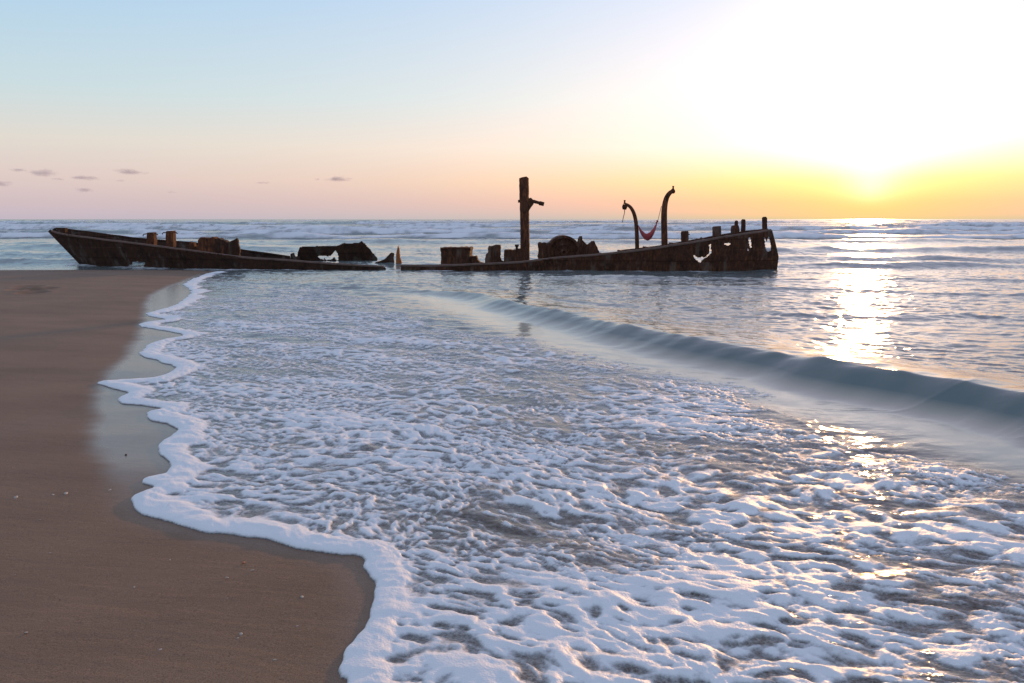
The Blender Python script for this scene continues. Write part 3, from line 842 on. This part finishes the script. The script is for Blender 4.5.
# transom framing at the very end, open between its bars
bm = bmesh.new()
zt = 1.5
yn_, yf_ = float(near_y(XR - .25)), float(far_y(XR - .25))
p0 = P(770.5, 230.6, yn_); p1 = P(774, 244, yn_ + .05); p2 = P(777, 257, yn_ + .1); p3 = P(775.5, 268.6, yn_ + .1)
tube_bm(bm, [p0, p1, p2, p3, p3 + Vector((-.1, 0, -.4))], .07, 8)
finish(bm, 'stern_post', M_rust, stern)
sheet('transom_plating', lambda X, Z: yn_ + .1 + (10.62 - X) * 0, 9.9, 10.6, -.5, -.3, [(700, 268), (777, 268), (777, 320), (700, 320)], [], M_rust, stern)
for i, xb in enumerate((4.6, 5.7, 6.8, 7.9, 9.0)):
    pr = P(512 + FOC * xb / 31.5 , 0, 31.5)
    zz = float(np.interp(proj(xb, near_y(xb), 1)[0], [p[0] for p in s_near], [P(p[0], p[1], float(near_y(P(p[0], p[1], 31.5).x))).z for p in s_near])) - .1
    bm = bmesh.new(); box_bm(bm, xb - .05, xb + .05, float(near_y(xb)) + .06, float(far_y(xb)) - .06, zz - .12, zz, .01, i); finish(bm, 'deck_beam', M_rust, stern)
for i, xb in enumerate((5.15, 6.25, 7.35, 8.45, 9.4)):
    yb = float(near_y(xb)) + .09
    bm = bmesh.new(); box_bm(bm, xb - .035, xb + .035, yb - .03, yb + .10, .55, .92 + .1 * i, .01, i); finish(bm, 'frame_rib', M_rust, stern)
# boxes and tanks on the low deck
tk = slab('deck_tank', [(440.2, 266), (440.8, 255), (440.3, 248.4), (441, 247.8), (470.4, 247.8), (470.6, 249.5), (469.8, 251.5), (469.6, 266)], 32.9, 1.3, M_rust, stern, 15, skew=.05, jit=.022)
bm = bmesh.new()
q0 = P(440.2, 248.2, 32.85); q1 = P(470.6, 248.2, 32.85)
tube_bm(bm, [q0, (q0 + q1) / 2 + Vector((0, 0, .012)), q1], .03, 6); finish(bm, 'tank_rim', M_rust2, tk)
slab('tank_step', [(469.8, 266), (469.9, 256.2), (476.4, 256.1), (477.6, 260), (480, 262.6), (483.4, 263.4), (484, 266)], 33.0, .7, M_rust, stern, 16, jit=.025)
slab('pedestal', [(484.2, 266), (484.8, 259), (485.8, 254.5), (487.6, 252.8), (488.6, 246.2), (500.4, 245.3), (500.6, 250), (499.9, 257), (501.6, 261), (503.6, 262), (504, 266)], 32.8, .7, M_rust, stern, 17, turn=.1, jit=.025)
mb = slab('mast_step', [(503.8, 265), (504, 250.6), (506, 250), (513, 250.3), (518, 249.2), (529.2, 248.5), (529.4, 265)], 32.6, .85, M_rust, stern, 18)
bm = bmesh.new(); q0 = P(516.8, 250.5, 32.6); tube_bm(bm, [q0, q0 + Vector((0, 0, .14)), q0 + Vector((.0, 0, .18)), q0 + Vector((0, 0, .24))], [.055, .05, .085, .08], 8); finish(bm, 'small_bitt', M_rust, mb)
mast = slab('mast', [(520.5, 263), (520.4, 240), (520, 215), (519.3, 190), (519.2, 178.2), (522, 177.2), (526.5, 176.4), (528.4, 178), (528.5, 200), (528.9, 230), (529.3, 263)], 32.75, .34, M_rust2, stern, 19, jit=.008, skew=.03)
bm = bmesh.new()
q0 = P(527.5, 201.2, 32.85); q1 = P(534, 201.5, 32.85); q2 = P(544, 204.2, 32.85)
tube_bm(bm, [q0, q1, (q1 + q2) / 2, (q1 + q2) / 2 + Vector((.02, 0, -.01)), q2], [.09, .07, .06, .085, .08], 8)
finish(bm, 'boom_stub', M_rust, mast)
slab('bracket', [(528, 198.6), (531, 197.6), (532.6, 199.2), (534.4, 201.8), (533.6, 204), (531, 207.5), (528.6, 211.5)], 32.78, .22, M_rust, mast, 20)
bm = bmesh.new(); q0 = P(518.0, 201.3, 32.9); tube_bm(bm, [q0, q0 + Vector((.12, 0, 0))], .06, 7); finish(bm, 'side_lug', M_rust, mast)
# the big drum, seen end on
dr = root('winch_drum', P(564, 252, 32.4), 'x', 'x'); del dr['label']; del dr['category']
dr.parent = None
cz = P(564, 252.4, 32.6); rr = 16.6 * 32.6 / FOC
bm = bmesh.new()
def disc_ring(bm, c, y, r0, r1, dpt, n=40):
    a = []
    for k in range(n):
        t_ = 2 * math.pi * k / n; cc, ss_ = math.cos(t_), math.sin(t_)
        a.append([bm.verts.new((c.x + r * cc, yy, c.z + r * ss_)) for r, yy in ((r0, y), (r1, y), (r1, y + dpt), (r0, y + dpt))])
    for k in range(n):
        v0, v1 = a[k], a[(k + 1) % n]
        for j in range(4):
            bm.faces.new((v0[j], v1[j], v1[(j + 1) % 4], v0[(j + 1) % 4]))
disc_ring(bm, cz, 32.6, rr - .10, rr, 1.35)
finish(bm, 'drum_flange', M_rust, stern)
bm = bmesh.new(); disc_ring(bm, cz, 32.72, .02, rr - .09, 1.1); finish(bm, 'drum_head', M_rust, stern)
bm = bmesh.new()
disc_ring(bm, cz, 32.66, .30, .36, .08); disc_ring(bm, cz, 32.64, .06, .15, .12, 20)
for k in range(8):
    t_ = math.pi * k / 4 + .2
    tube_bm(bm, [(cz.x + .13 * math.cos(t_), 32.70, cz.z + .13 * math.sin(t_)), (cz.x + (rr - .08) * math.cos(t_), 32.70, cz.z + (rr - .08) * math.sin(t_))], .022, 6)
finish(bm, 'drum_spokes', M_rust, stern)
bpy.data.objects.remove(dr)
slab('drum_bearing', [(538.6, 262), (538.3, 246), (538.2, 244), (539.6, 242.4), (541.4, 242.4), (542.4, 243.4), (549.5, 242.6), (550.5, 247), (552, 262)], 32.7, .8, M_rust, stern, 22, jit=.028)
slab('torn_casing', [(574, 259), (578.4, 246), (579, 240.4), (580.6, 236.4), (582.2, 236.2), (582.4, 240), (585, 242.5), (587.5, 245.8), (589, 258)], 32.6, .6, M_rust, stern, 23, turn=-.3, jit=.035)
slab('torn_casing', [(584, 259), (587.5, 245), (590.5, 243), (592.2, 241.4), (594.4, 241), (595.6, 244), (598, 249.5), (600, 253.6), (602, 253), (602.4, 257)], 32.3, .5, M_rust, stern, 24, turn=.3, jit=.035)
# davits
def davit(pts, Y, rads, head, spike, label):
    bm = bmesh.new()
    c3 = catmull([tuple(P(a, b, Y)) for a, b in pts], 5)
    rr_ = np.interp(np.linspace(0, 1, len(c3)), np.linspace(0, 1, len(rads)), rads)
    tube_bm(bm, [tuple(p) for p in c3], [float(r) for r in rr_], 10)
    d = finish(bm, 'davit', M_rust2, stern, smooth=True, label=label)
    bm = bmesh.new(); h0 = P(head[0], head[1], Y); h1 = P(head[2], head[3], Y)
    tube_bm(bm, [h0, (h0 + h1) / 2, h1], [.085, .11, .075], 8); finish(bm, 'davit_head', M_rust, d)
    bm = bmesh.new(); s0 = P(spike[0], spike[1], Y); tube_bm(bm, [s0, s0 + Vector((0, 0, .09)), s0 + Vector((0, 0, .16))], [.05, .03, .045], 6); finish(bm, 'head_pin', M_rust, d)
    return d
davit([(637.2, 251), (637, 240), (636.6, 229), (635.6, 220), (633.6, 212.5), (630.6, 207.4), (627.5, 205), (625, 204)], 33.2, [.086, .086, .082, .078, .07, .062, .055], (624.9, 204.4, 624.4, 209.6), (624.6, 204), 'shorter davit curving left, rope hanging from its head')
davit([(664.6, 249), (664.4, 236), (664.1, 222), (664.2, 212), (665.0, 204), (666.8, 197.5), (669.6, 193.2), (672.8, 191)], 32.2, [.128, .128, .122, .115, .105, .09, .075], (671.8, 191.6, 674.6, 190.4), (673.1, 190), 'taller davit curving right at its top')
# posts along the stern rail
def post(name, poly, Y, dpt, sd, rods=None, knob=None):
    o = slab(name, poly, Y, dpt, M_rust, stern, sd, jit=.006)
    if rods:
        a, b = rods; q = P(a, b, Y + dpt / 2)
        bm = bmesh.new(); tube_bm(bm, [q + Vector((-.17, 0, -.01)), q + Vector((.17, 0, .01))], .02, 6); finish(bm, 'cross_pin', M_rust, o)
    if knob:
        a, b, r_ = knob; q = P(a, b, Y + dpt / 2)
        bm = bmesh.new(); tube_bm(bm, [q + Vector((0, 0, -.2)), q + Vector((0, 0, -.05)), q, q + Vector((0, 0, .04))], [r_, r_, r_ * .9, r_ * .5], 8); finish(bm, 'post_knob', M_rust, o)
    return o
post('bollard', [(682.4, 246), (682.3, 236), (682, 233.4), (682.6, 231.4), (688.4, 231), (688.8, 233.5), (688.5, 246)], 31.3, .25, 31, rods=(685.4, 234.6))
post('small_stub', [(700.4, 243), (700.6, 237.4), (702.2, 237.2), (702.4, 243)], 31.3, .08, 32)
post('bollard', [(713.8, 242), (714, 227), (715.5, 226.4), (720.8, 226), (721.2, 230), (721, 242)], 31.5, .26, 33)
post('bollard', [(732.2, 238), (732.4, 229), (733.2, 226), (735, 225.4), (738.6, 225.2), (739.4, 228.4), (739.8, 238)], 31.7, .28, 34, knob=(736.4, 221.4, .075))
post('round_post', [(741.9, 236), (742, 220.4), (743, 219.2), (744.8, 219.2), (745.6, 220.6), (745.5, 236)], 32.0, .14, 35)
post('round_post', [(763.4, 235), (763.2, 222), (763, 218), (764.2, 216.8), (766.2, 216.7), (767.3, 218.4), (767.2, 224), (767.4, 235)], 32.4, .15, 36)
reroot(stern)

# ---- hammock between the davits, rope hanging from the shorter one
A0 = P(638.4, 225.6, 33.1); B0 = P(657.4, 221.4, 32.4)
bm = bmesh.new()
NL, NS = 22, 9
grid = []
for i in range(NL + 1):
    t_ = i / NL
    c = A0.lerp(B0, t_); sag = 4 * t_ * (1 - t_)
    c = c + Vector((0.0, 0, -.56 * sag ** .85 - .02))
    c.x += .03 * math.sin(t_ * math.pi)
    wd = .03 + .25 * math.sin(math.pi * t_) ** .8
    row = []
    for j in range(NS + 1):
        s_ = j / NS * 2 - 1
        row.append(bm.verts.new((c.x - .2 * s_ * wd * .3, c.y + s_ * wd * 1.1, c.z + wd * .95 * (s_ * s_ - .4) + .008 * math.sin(t_ * 40 + j))))
    grid.append(row)
for i in range(NL):
    for j in range(NS):
        bm.faces.new((grid[i][j], grid[i + 1][j], grid[i + 1][j + 1], grid[i][j + 1]))
ham = root('hammock', tuple((A0 + B0) / 2), 'small maroon cloth hammock slung between the two curved davits', 'hammock')
cl = finish(bm, 'sling_cloth', M_cloth, ham, smooth=True)
md = cl.modifiers.new('thickness', 'SOLIDIFY'); md.thickness = .012
bm = bmesh.new(); e0 = P(661.4, 206, 32.3)
tube_bm(bm, [B0, B0 + Vector((.02, 0, .04)), e0], .010, 6); finish(bm, 'hanging_rope', M_rope, ham, label='long rope rising to the taller davit')
bm = bmesh.new(); tube_bm(bm, [B0 + Vector((-.05, 0, -.07)), B0 + Vector((-.02, 0, -.03)), B0 + Vector((0, 0, .02)), B0 + Vector((.01, 0, .05))], [.03, .028, .05, .02], 6); finish(bm, 'knot', M_cloth, ham)
bm = bmesh.new(); tube_bm(bm, [A0, A0 + Vector((-.05, 0, .03)), P(636.9, 224.6, 33.1)], .014, 6); finish(bm, 'hanging_rope', M_rope, ham, label='short rope at the shorter davit')
reroot(ham)
bm = bmesh.new(); r0 = P(624.7, 209, 33.15); r1 = P(622.4, 222.4, 33.15)
tube_bm(bm, [r0, r0.lerp(r1, .3) + Vector((.02, 0, 0)), r0.lerp(r1, .7), r1, r1 + Vector((-.03, 0, .005))], [.018, .014, .014, .014, .022], 6)
finish(bm, 'dangling_rope', M_rope, None, label='frayed rope dangling from the head of the shorter davit', cat='rope')

# ------------------------------------------------------------------ shells and pebbles on the sand
def shell_bm(r, sd):
    bm = bmesh.new(); rnd = random.Random(sd)
    bmesh.ops.create_icosphere(bm, subdivisions=2, radius=r)
    for v in bm.verts:
        k = 1 + .22 * mnoise.noise(v.co * (1.6 / r) + Vector((sd, 0, 0)))
        v.co = Vector((v.co.x * k * 1.25, v.co.y * k * .9, v.co.z * k * .42))
    return bm
base_s = [(16, 498, .020, 'pale', 'long white shell piece by the left picture edge'), (109.7, 490.5, .014, 'pale', 'white shell chip left of the rounded foam lobe'),
          (227, 578, .011, 'pale', 'larger white shell lower left of the terracotta pebble'), (243.5, 563, .013, 'red', 'terracotta pebble just below the curved foam edge'),
          (252.5, 570.5, .008, 'pale', 'pale chip right beside and below the terracotta pebble'), (302, 597.5, .013, 'pale', 'white shell near the wet corner of the sand'),
          (297, 626.5, .007, 'pale', 'tiny pale chip straight below the shell in the wet corner'), (241, 634.5, .012, 'pale', 'yellowish shell, larger of a touching pair on lower sand'),
          (238, 638.5, .007, 'pale', 'smaller chip touching the larger yellowish shell'), (160.5, 650, .008, 'pale', 'pale chip left of the touching shell pair, near the bottom edge'),
          (274.7, 660, .007, 'pale', 'lowest pale chip, right of the touching shell pair'), (126, 455, .016, 'dark', 'dark twig bit on the wet sand beside the foam'),
          (66, 494, .02, 'pale', 'white shell sliver on the upper sand, right one of two'), (53, 495, .012, 'pale', 'smaller chip just left of the white shell sliver'),
          (26, 633, .01, 'pale', 'lone pale chip in the bottom left corner'), (134, 587.5, .007, 'pale', 'pale chip alone in the middle of the brown sand'),
          (227.5, 598.5, .006, 'pale', 'tiny chip straight below the larger white shell'), (12, 468, .010, 'red', 'reddish pebble on the upper sand by the left edge'),
          (93, 469, .008, 'pale', 'pale chip on upper sand nearest the wet patch'), (50, 553, .006, 'pale', 'tiny chip left of centre on the brown sand'),
          (316, 614, .006, 'dark', 'dark speck nearest the foam below the wet corner'), (60, 600, .005, 'dark', 'dark speck above the bottom left chip'),
          (170, 560, .006, 'pale', 'tiny chip left of the terracotta pebble'), (280, 642, .005, 'red', 'small reddish grain between shell pair and foam'),
          (40, 520, .007, 'pale', 'tiny chip below the upper shell pieces at left'), (110, 665, .006, 'dark', 'dark speck on the bottom picture edge'), (15, 575, .006, 'pale', 'tiny chip close to the left edge halfway down the dry sand')]
proto = {}
spec = {'pale': ('shell_fragment', M_shell, 'broken shells on the dry sand'), 'red': ('reddish_pebble', M_pebble, 'reddish pebbles on the sand'), 'dark': ('dark_pebble', M_wood, 'dark bits on the sand')}
for i, (a, b, r_, kd, lb_) in enumerate(base_s):
    nm_, mt_, gp = spec[kd]
    xx_, yy_, zz_ = sand_at(a, b)
    if kd not in proto:
        o = finish(shell_bm(.01, len(proto) * 5 + 2), nm_, mt_, None, smooth=True, group=gp, cat='shell' if kd == 'pale' else 'pebble')
        proto[kd] = o
    else:
        o = proto[kd].copy(); C.objects.link(o)
    o.location = (xx_, yy_, zz_ + .25 * r_); k = r_ / .01 * .8
    o.scale = (k * random.uniform(.8, 1.4), k * random.uniform(.8, 1.1), k)
    o.rotation_euler = (random.uniform(-.2, .2), random.uniform(-.2, .2), random.uniform(0, 3.1))
    o['label'] = lb_

# ------------------------------------------------------------------ small evening clouds
M_cloud = bpy.data.materials.new('mauve_cloud'); M_cloud.use_nodes = True
t = NT(M_cloud.node_tree)
o = t.n('ShaderNodeOutputMaterial'); pv = t.n('ShaderNodeVolumePrincipled')
pv.inputs['Color'].default_value = (.62, .58, .78, 1); pv.inputs['Anisotropy'].default_value = .3
tcn = t.n('ShaderNodeTexCoord')
ln = t.n('ShaderNodeVectorMath', operation='LENGTH'); t.l(tcn.outputs['Object'], ln.inputs[0])
mpn = t.n('ShaderNodeMapping'); mpn.inputs['Scale'].default_value = (3.4, 1.0, 1.3); t.l(tcn.outputs['Object'], mpn.inputs[0])
oi = t.n('ShaderNodeObjectInfo')
nz = t.n('ShaderNodeTexNoise', noise_dimensions='4D'); nz.inputs['Scale'].default_value = 1.0; nz.inputs['Detail'].default_value = 4
t.l(mpn.outputs[0], nz.inputs['Vector']); t.l(t.m('MULTIPLY', oi.outputs['Random'], 40.0), nz.inputs['W'])
dn = t.m('SUBTRACT', t.m('MULTIPLY', nz.outputs[0], 1.5), t.m('ADD', t.m('MULTIPLY', t.m('POWER', ln.outputs['Value'], 1.5), .85), .28))
t.l(t.m('MULTIPLY', t.m('MAXIMUM', dn, 0.0), .011), pv.inputs['Density'])
t.l(pv.outputs[0], o.inputs['Volume'])
cloud_list = [(-2, 183.6, 20, 3.4, 'faint mauve cloud cut by the left picture edge'), (17, 170, 13, 2.4, 'small thin cloud topmost at the far left'), (43, 172.6, 20, 4.6, 'thickest mauve cloud of the left group'),
              (58, 179.2, 9, 1.6, 'wisp below the thickest left cloud'), (84, 178.2, 20, 3.0, 'flat two-lobed cloud in the middle of the left group'), (83, 190, 14, 3.2, 'lowest mauve cloud of the left group'),
              (130, 171.8, 22, 3.6, 'long tapering cloud at the right of the left group'), (121, 180.5, 8, 1.6, 'wisp under the long tapering cloud'), (338, 179, 20, 3.2, 'lone mauve cloud above the hull fragment'), (263, 183, 11, 1.6, 'faint wisp left of the lone cloud'),
              (317, 179.5, 6, 1.8, 'tiny puff touching the lone cloud on its left'), (172, 192, 7, 1.4, 'faint speck of cloud low over the bow half')]
cm = None
for i, (a, b, wd, ht, lb) in enumerate(cloud_list):
    if cm is None:
        bm = bmesh.new(); bmesh.ops.create_icosphere(bm, subdivisions=3, radius=1.0)
        cm = bpy.data.meshes.new('cloud'); bm.to_mesh(cm); bm.free(); cm.materials.append(M_cloud)
    o = bpy.data.objects.new('cloud', cm); C.objects.link(o)
    D_ = 9000.0
    o.location = P(a, b, D_)
    k = D_ / FOC
    o.scale = (wd * k, wd * k * .8, ht * k * 1.25)
    o['label'] = lb; o['category'] = 'cloud'; o['group'] = 'small evening clouds over the horizon'
